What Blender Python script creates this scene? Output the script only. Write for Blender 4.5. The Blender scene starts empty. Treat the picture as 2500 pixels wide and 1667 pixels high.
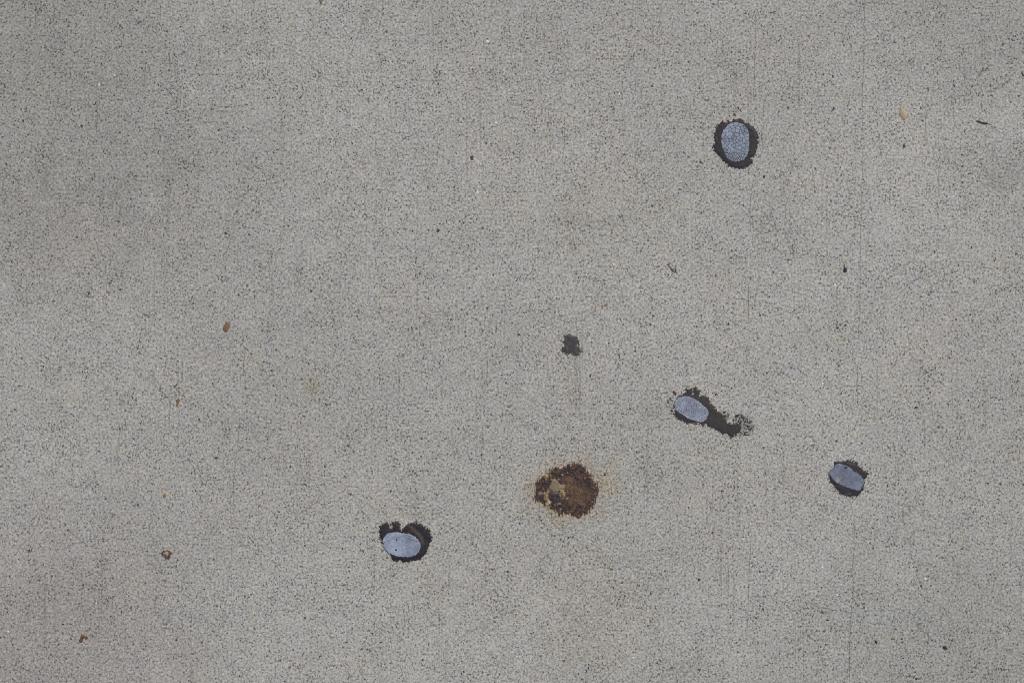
import bpy, math, random
import numpy as np

random.seed(7)
RNG = np.random.default_rng(11)
scn = bpy.context.scene
col = scn.collection

# ------------------------------------------------------------------ camera, sky, sun, exposure
S = 0.0004                       # metres per pixel of the 2500 px wide photograph: the frame is 1 m wide
def W(px, py, z=0.0):
    return ((px - 1250.0) * S, -(py - 833.5) * S, z)

cam_d = bpy.data.cameras.new('camera')
cam_d.sensor_width = 36.0
cam_d.lens = 54.0
cam_d.clip_start = 0.05
cam_d.clip_end = 500.0
cam = bpy.data.objects.new('camera', cam_d)
cam.location = (0.0, 0.0, 1.5)
cam.rotation_euler = (0.0, 0.0, 0.0)
col.objects.link(cam)
scn.camera = cam

SUN_EL, SUN_AZ = math.radians(52), math.radians(38)     # azimuth measured clockwise from +Y (top of the picture)
world = bpy.data.worlds.new('World')
scn.world = world
world.use_nodes = True
wn = world.node_tree
bg = wn.nodes['Background']
sky = wn.nodes.new('ShaderNodeTexSky')
sky.sky_type = 'NISHITA'
sky.sun_disc = False
sky.sun_elevation = SUN_EL
sky.sun_rotation = SUN_AZ
sky.air_density = 1.0
sky.dust_density = 4.0
sky.ozone_density = 1.0
wn.links.new(sky.outputs[0], bg.inputs[0])
bg.inputs[1].default_value = 0.10

sun_d = bpy.data.lights.new('sun', 'SUN')
sun_d.energy = 1.5
sun_d.angle = math.radians(10)
sun_d.color = (1.0, 0.92, 0.80)
sun = bpy.data.objects.new('sun', sun_d)
sun.rotation_euler = (math.pi / 2 - SUN_EL, 0.0, -SUN_AZ + math.pi)
from mathutils import Vector
dirv = Vector((math.sin(SUN_AZ) * math.cos(SUN_EL), math.cos(SUN_AZ) * math.cos(SUN_EL), math.sin(SUN_EL)))
sun.rotation_euler = dirv.to_track_quat('Z', 'Y').to_euler()
sun.location = (2.0, 2.5, 4.0)
col.objects.link(sun)

scn.view_settings.view_transform = 'Standard'
scn.view_settings.look = 'None'
scn.view_settings.gamma = 1.0
scn.view_settings.use_curve_mapping = False
scn.view_settings.exposure = 0.0
scn.cycles.use_denoising = False
scn.cycles.max_bounces = 3
scn.cycles.diffuse_bounces = 2
scn.cycles.pixel_filter_type = 'BLACKMAN_HARRIS'
scn.cycles.filter_width = 1.1

# ------------------------------------------------------------------ helpers
def lin(r, g, b):
    f = lambda c: (c / 255 / 12.92) if c / 255 <= 0.04045 else ((c / 255 + 0.055) / 1.055) ** 2.4
    return np.array([f(r), f(g), f(b)])

def tag(o, label=None, cat=None, group=None, kind=None):
    if label: o['label'] = label
    if cat: o['category'] = cat
    if group: o['group'] = group
    if kind: o['kind'] = kind
    return o

def vnoise(x, y, seed):
    """value noise in -1..1 on arrays"""
    xi = np.floor(x).astype(np.int64); yi = np.floor(y).astype(np.int64)
    fx = x - xi; fy = y - yi
    fx = fx * fx * fx * (fx * (fx * 6 - 15) + 10); fy = fy * fy * fy * (fy * (fy * 6 - 15) + 10)
    def h(a, b):
        n = (a * 374761393 + b * 668265263 + seed * 982451653) & 0xffffffff
        n = ((n ^ (n >> 13)) * 1274126177) & 0xffffffff
        n = ((n ^ (n >> 16)) * 2246822519) & 0xffffffff
        return ((n ^ (n >> 15)) & 0xffff) / 32767.5 - 1.0
    a = h(xi, yi); b = h(xi + 1, yi); c = h(xi, yi + 1); d = h(xi + 1, yi + 1)
    return (a * (1 - fx) + b * fx) * (1 - fy) + (c * (1 - fx) + d * fx) * fy

def fbm(x, y, size, seed, octv=3, sx=1.0, sy=1.0):
    t = 0; amp = 1.0; tot = 0
    for k in range(octv):
        t = t + amp * vnoise(x / (size * sx), y / (size * sy), seed + 17 * k)
        tot += amp; amp *= 0.55; size = size * 0.5
    return t / tot

def sdist(P, X, Y):
    """signed distance (positive inside) to polygon P, in pixels"""
    P = np.asarray(P, float); n = len(P)
    d = np.full(X.shape, 1e9); inside = np.zeros(X.shape, bool)
    for i in range(n):
        ax, ay = P[i]; bx, by = P[(i + 1) % n]
        ex, ey = bx - ax, by - ay
        L = ex * ex + ey * ey + 1e-9
        t = np.clip(((X - ax) * ex + (Y - ay) * ey) / L, 0, 1)
        d = np.minimum(d, np.hypot(X - ax - t * ex, Y - ay - t * ey))
        c = ((ay > Y) != (by > Y)) & (X < ex * (Y - ay) / (ey if abs(ey) > 1e-9 else 1e-9) + ax)
        inside ^= c
    return np.where(inside, d, -d)

def crop_pts(ox, oy, sc, pts):
    return [(ox + x / sc, oy + y / sc) for x, y in pts]

def sstep(a, b, x):
    t = np.clip((x - a) / (b - a), 0, 1)
    return t * t * (3 - 2 * t)

def field_mesh(name, X, Y, Zmm, C, mat, zcut=-0.12, parent=None, origin=None, smooth=True):
    """heightfield (height in mm over pixel grid) cut where it dives under zcut; C = linear colour per vertex"""
    ny, nx = X.shape
    Z = np.maximum(Zmm, zcut)
    keepv = Zmm > zcut
    f = keepv[:-1, :-1] | keepv[1:, :-1] | keepv[:-1, 1:] | keepv[1:, 1:]
    idx = np.arange(ny * nx).reshape(ny, nx)
    quads = np.stack([idx[1:, :-1][f], idx[1:, 1:][f], idx[:-1, 1:][f], idx[:-1, :-1][f]], 1)
    used = np.unique(quads)
    remap = np.full(ny * nx, -1); remap[used] = np.arange(len(used))
    quads = remap[quads]
    ox, oy = origin if origin else (X[np.isfinite(X)].mean(), Y.mean())
    V = np.stack([(X.ravel() - ox) * S, -(Y.ravel() - oy) * S, Z.ravel() * 0.001], 1)[used]
    me = bpy.data.meshes.new(name)
    me.vertices.add(len(V)); me.vertices.foreach_set('co', V.ravel().astype(np.float32))
    me.loops.add(quads.size); me.loops.foreach_set('vertex_index', quads.ravel().astype(np.int32))
    me.polygons.add(len(quads))
    me.polygons.foreach_set('loop_start', (np.arange(len(quads)) * 4).astype(np.int32))
    me.update(calc_edges=True)
    if smooth:
        me.polygons.foreach_set('use_smooth', np.ones(len(quads), bool))
    ca = me.color_attributes.new('Col', 'FLOAT_COLOR', 'POINT')
    cc = np.ones((len(V), 4), np.float32); cc[:, :3] = C.reshape(-1, 3)[used]
    ca.data.foreach_set('color', cc.ravel())
    me.materials.append(mat)
    o = bpy.data.objects.new(name, me); col.objects.link(o)
    if parent is not None:
        o.parent = parent
        pl = parent.location
        o.location = ((ox - 1250) * S - pl.x, -(oy - 833.5) * S - pl.y, 0)
    else:
        o.location = W(ox, oy)
    return o

def grid_for(P, step=0.5, pad=4):
    P = np.asarray(P)
    x0, y0 = P.min(0) - pad; x1, y1 = P.max(0) + pad
    return np.meshgrid(np.arange(x0, x1, step), np.arange(y0, y1, step))

# materials ----------------------------------------------------------
def attr_mat(name, rough=0.6, spec=0.4, grain=0.12, gscale=1500, bump=0.0003):
    """colour attribute times a fine procedural grain"""
    m = bpy.data.materials.new(name); m.use_nodes = True
    nt = m.node_tree; b = nt.nodes['Principled BSDF']
    a = nt.nodes.new('ShaderNodeAttribute'); a.attribute_name = 'Col'
    tc = nt.nodes.new('ShaderNodeTexCoord')
    n = nt.nodes.new('ShaderNodeTexNoise'); n.inputs['Scale'].default_value = gscale; n.inputs['Detail'].default_value = 3
    mr = nt.nodes.new('ShaderNodeMapRange')
    mr.inputs[1].default_value = 0.25; mr.inputs[2].default_value = 0.75
    mr.inputs[3].default_value = 1 - grain; mr.inputs[4].default_value = 1 + grain
    mx = nt.nodes.new('ShaderNodeVectorMath'); mx.operation = 'SCALE'
    nt.links.new(tc.outputs['Object'], n.inputs['Vector'])
    nt.links.new(n.outputs[0], mr.inputs[0])
    nt.links.new(a.outputs['Color'], mx.inputs[0]); nt.links.new(mr.outputs[0], mx.inputs['Scale'])
    nt.links.new(mx.outputs[0], b.inputs['Base Color'])
    bp = nt.nodes.new('ShaderNodeBump'); bp.inputs['Distance'].default_value = bump; bp.inputs['Strength'].default_value = 0.6
    nt.links.new(n.outputs[0], bp.inputs['Height']); nt.links.new(bp.outputs[0], b.inputs['Normal'])
    b.inputs['Roughness'].default_value = rough
    b.inputs['Specular IOR Level'].default_value = spec
    return m

M_tar = attr_mat('black_tar', 0.62, 0.35, 0.25)
M_pad = attr_mat('worn_rubbery_film', 0.55, 0.35, 0.14, 1800, 0.0002)
M_rust = attr_mat('rust_crust', 0.5, 0.4, 0.2)
M_leaf = attr_mat('dry_plant', 0.75, 0.25, 0.15, 900)
M_stone = attr_mat('loose_stone', 0.8, 0.3, 0.15, 1200)

def concrete_material():
    m = bpy.data.materials.new('broomed_concrete'); m.use_nodes = True
    nt = m.node_tree; L = nt.links; N = nt.nodes
    b = N['Principled BSDF']
    tc = N.new('ShaderNodeTexCoord'); P = tc.outputs['Object']
    def mth(op, a, c=None, clamp=False):
        x = N.new('ShaderNodeMath'); x.operation = op; x.use_clamp = clamp
        for i, v in enumerate((a, c)):
            if v is None: continue
            if isinstance(v, (int, float)): x.inputs[i].default_value = v
            else: L.new(v, x.inputs[i])
        return x.outputs[0]
    def rng(v, a, c, d, e, smooth=False):
        x = N.new('ShaderNodeMapRange')
        if smooth: x.interpolation_type = 'SMOOTHSTEP'
        L.new(v, x.inputs[0])
        for i, q in enumerate((a, c, d, e)): x.inputs[i + 1].default_value = q
        return x.outputs[0]
    def mapping(sx, sy, off=(0, 0, 0), rz=0.0):
        x = N.new('ShaderNodeMapping'); L.new(P, x.inputs[0])
        x.inputs['Scale'].default_value = (sx, sy, 1); x.inputs['Location'].default_value = off
        x.inputs['Rotation'].default_value = (0, 0, rz)
        return x.outputs[0]
    def noise(vec, scale, detail=2, rough=0.5, dist=0.0, out=0):
        x = N.new('ShaderNodeTexNoise'); L.new(vec, x.inputs['Vector'])
        x.inputs['Scale'].default_value = scale; x.inputs['Detail'].default_value = detail
        x.inputs['Roughness'].default_value = rough; x.inputs['Distortion'].default_value = dist
        return x.outputs[out]
    def mix(fac, a, c, mode='MIX'):
        x = N.new('ShaderNodeMix'); x.data_type = 'RGBA'; x.blend_type = mode
        if isinstance(fac, (int, float)): x.inputs[0].default_value = fac
        else: L.new(fac, x.inputs[0])
        for i, v in ((6, a), (7, c)):
            if isinstance(v, tuple): x.inputs[i].default_value = (*v, 1)
            else: L.new(v, x.inputs[i])
        return x.outputs[2]
    # cement paste, sand grains and open pits
    grain = noise(P, 470, 3, 0.72)
    base = N.new('ShaderNodeValToRGB'); L.new(grain, base.inputs[0])
    cr = base.color_ramp
    cr.elements[0].position = 0.30; cr.elements[0].color = (*CONC[0], 1)
    cr.elements[1].position = 0.66; cr.elements[1].color = (*CONC[2], 1)
    e = cr.elements.new(0.47); e.color = (*CONC[1], 1)
    c = base.outputs[0]
    # tint per sand grain
    vo = N.new('ShaderNodeTexVoronoi'); vo.inputs['Scale'].default_value = 430; L.new(P, vo.inputs['Vector'])
    sv = N.new('ShaderNodeSeparateColor'); L.new(vo.outputs['Color'], sv.inputs[0])
    c = mix(rng(sv.outputs[0], 0.86, 0.97, 0, 0.25), c, (0.32, 0.27, 0.20))
    c = mix(rng(sv.outputs[1], 0.86, 0.97, 0, 0.22), c, (0.29, 0.31, 0.34))
    c = mix(rng(sv.outputs[2], 0.93, 0.98, 0, 0.6), c, (0.55, 0.54, 0.50))
    # pits, slightly drawn out along the broom direction, their shade painted into the colour
    pn = noise(mapping(1.0, 0.8), 560, 3, 0.65, 0.5)
    dens = noise(P, 26, 3, 0.6)
    dens2 = noise(mapping(1, 1, (3.1, 1.7, 0)), 90, 2, 0.5)
    thr = mth('ADD', pn, mth('MULTIPLY', mth('SUBTRACT', dens, 0.5), 0.13))
    thr = mth('ADD', thr, mth('MULTIPLY', mth('SUBTRACT', dens2, 0.5), 0.16))
    pit = rng(thr, 0.55, 0.67, 0, 1, True)
    c = mix(mth('MULTIPLY', pit, 0.94), c, (0.055, 0.052, 0.046))
    # broom grooves: thin, nearly parallel, broken up
    gv = mapping(1, 0.02, (0, 0, 0), math.radians(-0.9))
    g1 = noise(gv, 330, 1, 0.5)
    gm = noise(mapping(1, 0.32, (5, 2, 0)), 34, 3, 0.65)
    groove = mth('MULTIPLY', rng(g1, 0.58, 0.72, 0, 1, True), rng(gm, 0.42, 0.62, 0, 1, True))
    c = mix(mth('MULTIPLY', groove, 0.20), c, (0.07, 0.065, 0.058))
    # hairline crazing, only here and there
    wv = N.new('ShaderNodeVectorMath'); wv.operation = 'ADD'
    wn_ = N.new('ShaderNodeTexNoise'); wn_.inputs['Scale'].default_value = 60; L.new(P, wn_.inputs['Vector'])
    ws = N.new('ShaderNodeVectorMath'); ws.operation = 'SCALE'; ws.inputs['Scale'].default_value = 0.016
    L.new(wn_.outputs['Color'], ws.inputs[0]); L.new(P, wv.inputs[0]); L.new(ws.outputs[0], wv.inputs[1])
    ve = N.new('ShaderNodeTexVoronoi'); ve.feature = 'DISTANCE_TO_EDGE'; ve.inputs['Scale'].default_value = 26
    L.new(wv.outputs[0], ve.inputs['Vector'])
    cm = noise(mapping(1, 1, (9, 4, 0)), 14, 3, 0.6)
    craze = mth('MULTIPLY', rng(ve.outputs['Distance'], 0.004, 0.016, 1, 0), rng(cm, 0.50, 0.62, 0, 1, True))
    c = mix(mth('MULTIPLY', craze, 0.28), c, (0.06, 0.055, 0.05))
    # weathering: broad clouds of dirt and of bare paste
    w1 = noise(mapping(1, 1, (2.3, 7.7, 0)), 3.2, 4, 0.55)
    w2 = noise(mapping(1, 1, (0.4, 3.3, 0)), 16, 3, 0.6)
    w3 = noise(mapping(1, 1, (6.4, 1.3, 0)), 75, 2, 0.6)
    k = mth('MULTIPLY', rng(w1, 0.3, 0.7, 0.93, 1.06), rng(w2, 0.3, 0.7, 0.96, 1.04))
    k = mth('MULTIPLY', k, rng(w3, 0.3, 0.7, 0.96, 1.04))
    tint = noise(mapping(1, 1, (4.4, 9.3, 0)), 9, 3, 0.6)
    c = mix(rng(tint, 0.35, 0.65, 0, 0.3), c, mix(1.0, c, (1.04, 0.97, 0.91), 'MULTIPLY'))
    t2 = noise(mapping(1, 1, (14.4, 2.3, 0)), 45, 3, 0.6)
    c = mix(rng(t2, 0.42, 0.68, 0, 0.5), c, mix(1.0, c, (0.95, 0.99, 1.08), 'MULTIPLY'))
    # stains at known places, plus vignetting painted into the colour towards the frame edge  (px, py, radius px, stretch y, multiply colour, strength)
    wob = noise(mapping(1, 1, (1, 1, 0)), 38, 4, 0.65)
    sx = N.new('ShaderNodeSeparateXYZ'); L.new(P, sx.inputs[0])
    for (px, py, r, ys, colr, stg) in STAINS_VIGNETTE:
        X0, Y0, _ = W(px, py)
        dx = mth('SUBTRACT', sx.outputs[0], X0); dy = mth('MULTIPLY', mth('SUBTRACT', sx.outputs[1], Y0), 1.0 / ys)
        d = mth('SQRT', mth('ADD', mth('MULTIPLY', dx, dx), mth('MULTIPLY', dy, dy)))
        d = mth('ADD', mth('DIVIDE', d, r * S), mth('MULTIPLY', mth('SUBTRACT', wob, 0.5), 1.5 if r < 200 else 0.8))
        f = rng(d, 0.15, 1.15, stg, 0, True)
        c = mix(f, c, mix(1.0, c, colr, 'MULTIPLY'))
    # rust freckles washed down a band through the slab
    X0, Y0, _ = W(1450, 1000)
    bx = mth('ABSOLUTE', mth('SUBTRACT', sx.outputs[0], X0))
    bx = mth('ADD', mth('DIVIDE', bx, 190 * S), mth('MULTIPLY', mth('SUBTRACT', w2, 0.5), 2.2))
    band = rng(bx, 0.1, 1.0, 1.0, 0.02, True)
    vr = N.new('ShaderNodeTexVoronoi'); vr.inputs['Scale'].default_value = 420; L.new(mapping(1, 1, (2, 8, 0)), vr.inputs['Vector'])
    sr = N.new('ShaderNodeSeparateColor'); L.new(vr.outputs['Color'], sr.inputs[0])
    clus = noise(mapping(1, 1, (8, 8, 0)), 40, 2, 0.5)
    fr = mth('MULTIPLY', rng(mth('ADD', sr.outputs[0], mth('MULTIPLY', mth('SUBTRACT', clus, 0.5), 0.5)), 0.95, 1.02, 0, 0.8), band)
    fr = mth('MULTIPLY', fr, rng(vr.outputs['Distance'], 0.3, 0.55, 1, 0))
    c = mix(fr, c, (0.20, 0.095, 0.03))
    kk = N.new('ShaderNodeVectorMath'); kk.operation = 'SCALE'; L.new(c, kk.inputs[0]); L.new(k, kk.inputs['Scale'])
    L.new(kk.outputs[0], b.inputs['Base Color'])
    # relief
    h = mth('ADD', mth('MULTIPLY', grain, 0.5), mth('MULTIPLY', pit, -0.9))
    h = mth('ADD', h, mth('MULTIPLY', groove, -0.5)); h = mth('ADD', h, mth('MULTIPLY', craze, -0.5))
    bp = N.new('ShaderNodeBump'); bp.inputs['Strength'].default_value = 0.55; bp.inputs['Distance'].default_value = 0.0006
    L.new(h, bp.inputs['Height']); L.new(bp.outputs[0], b.inputs['Normal'])
    b.inputs['Roughness'].default_value = 0.9
    b.inputs['Specular IOR Level'].default_value = 0.25
    return m

CONC = [(0.168, 0.169, 0.155), (0.384, 0.387, 0.356), (0.592, 0.598, 0.558)]
STAINS_VIGNETTE = [
    (2450, 425, 95, 0.9, (0.77, 0.78, 0.78), 0.7),
    (2330, 380, 60, 0.8, (0.85, 0.86, 0.86), 0.6),
    (20, 60, 700, 1.1, (0.74, 0.75, 0.74), 0.85),  # vignetting painted into the concrete, top left corner
    (420, 440, 340, 0.7, (0.92, 0.915, 0.92), 0.8),
    (100, 560, 260, 0.8, (0.88, 0.86, 0.87), 0.6),  # vignetting painted in at the left edge
    (120, 1560, 480, 0.9, (0.82, 0.79, 0.80), 0.85),  # painted vignetting, bottom left corner
    (1815, 1035, 34, 0.9, (0.62, 0.60, 0.57), 0.7),
    (1393, 845, 42, 1.2, (0.82, 0.81, 0.79), 0.6),
    (1600, 1000, 40, 0.8, (0.86, 0.85, 0.83), 0.6),
    (760, 948, 30, 1.1, (0.86, 0.79, 0.66), 0.8),
    (1490, 1175, 50, 1.5, (0.99, 0.95, 0.87), 0.7),
    (1385, 1195, 128, 0.85, (0.92, 0.80, 0.60), 0.85),
    (1356, 1200, 50, 1.2, (0.66, 0.55, 0.38), 0.9),
    (1500, 520, 190, 0.8, (0.985, 0.955, 0.90), 0.5),
    (1460, 1480, 170, 1.2, (0.99, 0.945, 0.87), 0.55),
    (1000, 1310, 90, 0.8, (1.07, 1.06, 1.04), 0.6),
    (2350, 1600, 520, 0.7, (0.82, 0.84, 0.84), 0.7),  # painted vignetting, bottom right corner
    (2440, 40, 420, 0.7, (0.84, 0.86, 0.86), 0.7),  # painted vignetting, top right corner
]
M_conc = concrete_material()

# ------------------------------------------------------------------ the pavement (one sheet out to the horizon)
# gentle real undulation near the picture, flat beyond
def pavement_mesh():
    ring = [0.75, 1.5, 4, 12, 40, 120, 300]
    vs = []; fs = []
    n = 24
    q = ring[0]
    def add(x, y): vs.append((x, y, 0.0)); return len(vs) - 1
    g = [[add(-q + 2 * q * i / n, -q + 2 * q * j / n) for i in range(n + 1)] for j in range(n + 1)]
    for j in range(n):
        for i in range(n):
            fs.append((g[j][i], g[j][i + 1], g[j + 1][i + 1], g[j + 1][i]))
    # border loops
    prev = [g[0][i] for i in range(n)] + [g[j][n] for j in range(n)] + [g[n][n - i] for i in range(n)] + [g[n - j][0] for j in range(n)]
    for r in ring[1:]:
        cur = [add(vs[p][0] * r / q_prev(r, ring), vs[p][1] * r / q_prev(r, ring)) for p in prev]
        m = len(prev)
        for i in range(m):
            fs.append((prev[i], cur[i], cur[(i + 1) % m], prev[(i + 1) % m]))
        prev = cur
    me = bpy.data.meshes.new('pavement'); me.from_pydata(vs, [], fs); me.update()
    return me
def q_prev(r, ring):
    return ring[ring.index(r) - 1]
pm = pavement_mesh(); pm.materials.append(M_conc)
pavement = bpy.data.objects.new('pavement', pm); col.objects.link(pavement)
tag(pavement, 'grey broom-finished concrete pavement speckled with sand grains', kind='structure')

# ------------------------------------------------------------------ long broom grooves and hairline cracks, dirt-filled
crack_mat = bpy.data.materials.new('crack_dirt'); crack_mat.use_nodes = True
_nt = crack_mat.node_tree; _b = _nt.nodes['Principled BSDF']
_tc = _nt.nodes.new('ShaderNodeTexCoord'); _n = _nt.nodes.new('ShaderNodeTexNoise'); _n.inputs['Scale'].default_value = 400
_r = _nt.nodes.new('ShaderNodeValToRGB'); _r.color_ramp.elements[0].color = (0.07, 0.065, 0.055, 1); _r.color_ramp.elements[1].color = (0.24, 0.22, 0.19, 1)
_r.color_ramp.elements[0].position = 0.4; _r.color_ramp.elements[1].position = 0.7
_nt.links.new(_tc.outputs['Object'], _n.inputs['Vector']); _nt.links.new(_n.outputs[0], _r.inputs[0]); _nt.links.new(_r.outputs[0], _b.inputs['Base Color'])
_b.inputs['Roughness'].default_value = 1.0

CRACKS = [  # (polyline in photo px, width px)
    ([(2113,0),(2110,53),(2107,66),(2110,98),(2108,149),(2106,226),(2107,282),(2105,330),(2101,348),(2107,372),(2106,422),(2104,457),(2103,510),(2101,577),(2100,643),(2100,707),(2098,736),(2100,768),(2096,803),(2097,834)], 1.05),
    ([(2094,887),(2094,960),(2093,999)], 0.9),
    ([(2085,1250),(2085,1338),(2082,1376),(2083,1436),(2077,1510),(2074,1576),(2074,1667)], 1.3),
    ([(1846,32),(1842,160),(1839,252)], 1.1), ([(1835,457),(1831,505),(1832,566)], 1.3),
    ([(1828,696),(1827,763),(1829,797)], 1.4), ([(1824,840),(1823,903)], 1.4),
    ([(1834,1311),(1830,1370),(1828,1436),(1827,1463),(1826,1505),(1824,1537)], 1.2),
    ([(1379,286),(1378,362)], 1.2), ([(1864,255),(1862,372)], 1.1),
    ([(2263,13),(2264,48)], 0.9), ([(2261,239),(2260,279),(2258,354)], 1.1),
    ([(2292,417),(2290,484),(2289,537)], 1.1), ([(2166,186),(2166,255)], 1.0), ([(2254,744),(2255,787)], 1.3),
    ([(2336,784),(2338,834)], 1.0),
    ([(2408,418),(2412,428),(2423,441),(2440,446),(2455,452)], 1.5), ([(2423,441),(2422,462)], 1.2),
    ([(2394,491),(2380,507),(2362,518),(2354,531),(2336,543),(2335,561)], 1.2),
    ([(1981,428),(1989,452),(1997,470)], 1.4), ([(2073,465),(2072,497)], 1.5),
    ([(417,972),(415,1007),(412,1060)], 1.5), ([(598,845),(594,919)], 1.1), ([(585,1015),(582,1073),(576,1116),(571,1180),(570,1233)], 1.1),
    ([(109,1020),(108,1044)], 1.0), ([(1191,869),(1188,940)], 1.2), ([(1178,895),(1176,935)], 1.2),
    ([(1179,1060),(1176,1100),(1174,1174)], 1.2), ([(667,1128),(702,1129),(717,1130),(731,1136),(742,1146)], 1.2),
    ([(850,948),(851,993)], 1.2), ([(652,1004),(650,1040)], 1.0),
    ([(1360,98),(1362,114),(1356,133)], 1.4), ([(1479,35),(1491,39),(1512,32),(1532,25),(1550,23),(1566,16)], 1.2),
    ([(1602,534),(1604,561)], 1.4), ([(1555,592),(1554,624)], 1.0),
    ([(1558,1370),(1574,1359),(1598,1355),(1636,1352),(1667,1351)], 1.0),
    ([(1707,1476),(1737,1477),(1766,1476)], 1.0), ([(1827,1463),(1835,1457),(1850,1450),(1862,1447)], 1.3),
    ([(1774,1399),(1774,1436)], 1.2), ([(1515,1078),(1521,1095),(1527,1107)], 1.2),
    ([(2255,935),(2262,950),(2264,958)], 1.3), ([(732,1250),(733,1272),(742,1284)], 1.2),
    ([(955,1397),(965,1391),(972,1386)], 1.0),
]
for pts, w in CRACKS:
    pp = []
    for (a, b_) in zip(pts[:-1], pts[1:]):
        n = max(1, int(math.hypot(b_[0] - a[0], b_[1] - a[1]) / 3.0))
        for k in range(n):
            t = k / n; pp.append((a[0] + (b_[0] - a[0]) * t, a[1] + (b_[1] - a[1]) * t))
    pp.append(pts[-1])
    pp = [(x + random.uniform(-.35, .35), y) for x, y in pp]
    vs, fs = [], []
    for i, (x, y) in enumerate(pp):
        a = pp[max(0, i - 1)]; b_ = pp[min(len(pp) - 1, i + 1)]
        dx, dy = b_[0] - a[0], b_[1] - a[1]; l = math.hypot(dx, dy) or 1
        taper = min(1.0, 0.25 + i / 5, 0.25 + (len(pp) - 1 - i) / 5)
        hw = w * 0.5 * taper * random.uniform(0.35, 1.05)
        vs += [W(x - dy / l * hw, y + dx / l * hw, 0.00006), W(x + dy / l * hw, y - dx / l * hw, 0.00006)]
        if i: fs.append((2 * i - 2, 2 * i - 1, 2 * i + 1, 2 * i))
    me = bpy.data.meshes.new('crack'); me.from_pydata(vs, [], fs); me.update(); me.materials.append(crack_mat)
    o = bpy.data.objects.new('crack', me); col.objects.link(o); o.parent = pavement

# ------------------------------------------------------------------ stones in the concrete: dark, grey, white, tan, red grains
def stone_mat(name, c):
    m = bpy.data.materials.new(name); m.use_nodes = True
    nt = m.node_tree; b = nt.nodes['Principled BSDF']
    tc = nt.nodes.new('ShaderNodeTexCoord'); n = nt.nodes.new('ShaderNodeTexNoise'); n.inputs['Scale'].default_value = 2.5
    r = nt.nodes.new('ShaderNodeValToRGB')
    r.color_ramp.elements[0].color = (*(c * 0.75), 1); r.color_ramp.elements[1].color = (*(c * 1.3), 1)
    r.color_ramp.elements[0].position = 0.35; r.color_ramp.elements[1].position = 0.65
    nt.links.new(tc.outputs['Object'], n.inputs['Vector']); nt.links.new(n.outputs[0], r.inputs[0]); nt.links.new(r.outputs[0], b.inputs['Base Color'])
    b.inputs['Roughness'].default_value = 0.65
    return m
SM = {'d': stone_mat('dark_basalt', lin(50, 53, 64)), 'b': stone_mat('blue_black_stone', lin(46, 55, 78)),
      'g': stone_mat('grey_stone', lin(112, 114, 124)), 'w': stone_mat('white_quartz', lin(222, 220, 214)),
      't': stone_mat('tan_stone', lin(186, 162, 132)), 'r': stone_mat('red_stone', lin(140, 84, 70)),
      'o': stone_mat('orange_stone', lin(150, 100, 55)), 'y': stone_mat('yellow_stone', lin(200, 176, 104)),
      'v': stone_mat('olive_stone', lin(110, 104, 84)), 'l': stone_mat('pale_grey_stone', lin(178, 178, 178))}
def stone_mesh(seed):
    r = random.Random(seed); n = r.choice([5, 6, 7, 7])
    ang = sorted(2 * math.pi * (i + r.uniform(-.3, .3)) / n for i in range(n))
    R = [r.uniform(0.72, 1.15) for _ in ang]
    bot = [(math.cos(a) * q, math.sin(a) * q, -0.5) for a, q in zip(ang, R)]
    mid = [(x, y, 0.15) for x, y, _ in bot]
    top = [(x * 0.72 + r.uniform(-.05, .05), y * 0.72 + r.uniform(-.05, .05), r.uniform(0.5, 0.8)) for x, y, _ in bot]
    vs = bot + mid + top; fs = [tuple(range(2 * n, 3 * n))]
    for k in (0, n):
        for i in range(n):
            j = (i + 1) % n; fs.append((k + i, k + j, k + n + j, k + n + i))
    return vs, fs
STONE_V = []
for sdd in range(7):
    vs, fs = stone_mesh(100 + sdd)
    me = bpy.data.meshes.new('stone'); me.from_pydata(vs, [], fs); me.update(); me.materials.append(SM['d']); STONE_V.append(me)

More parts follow.
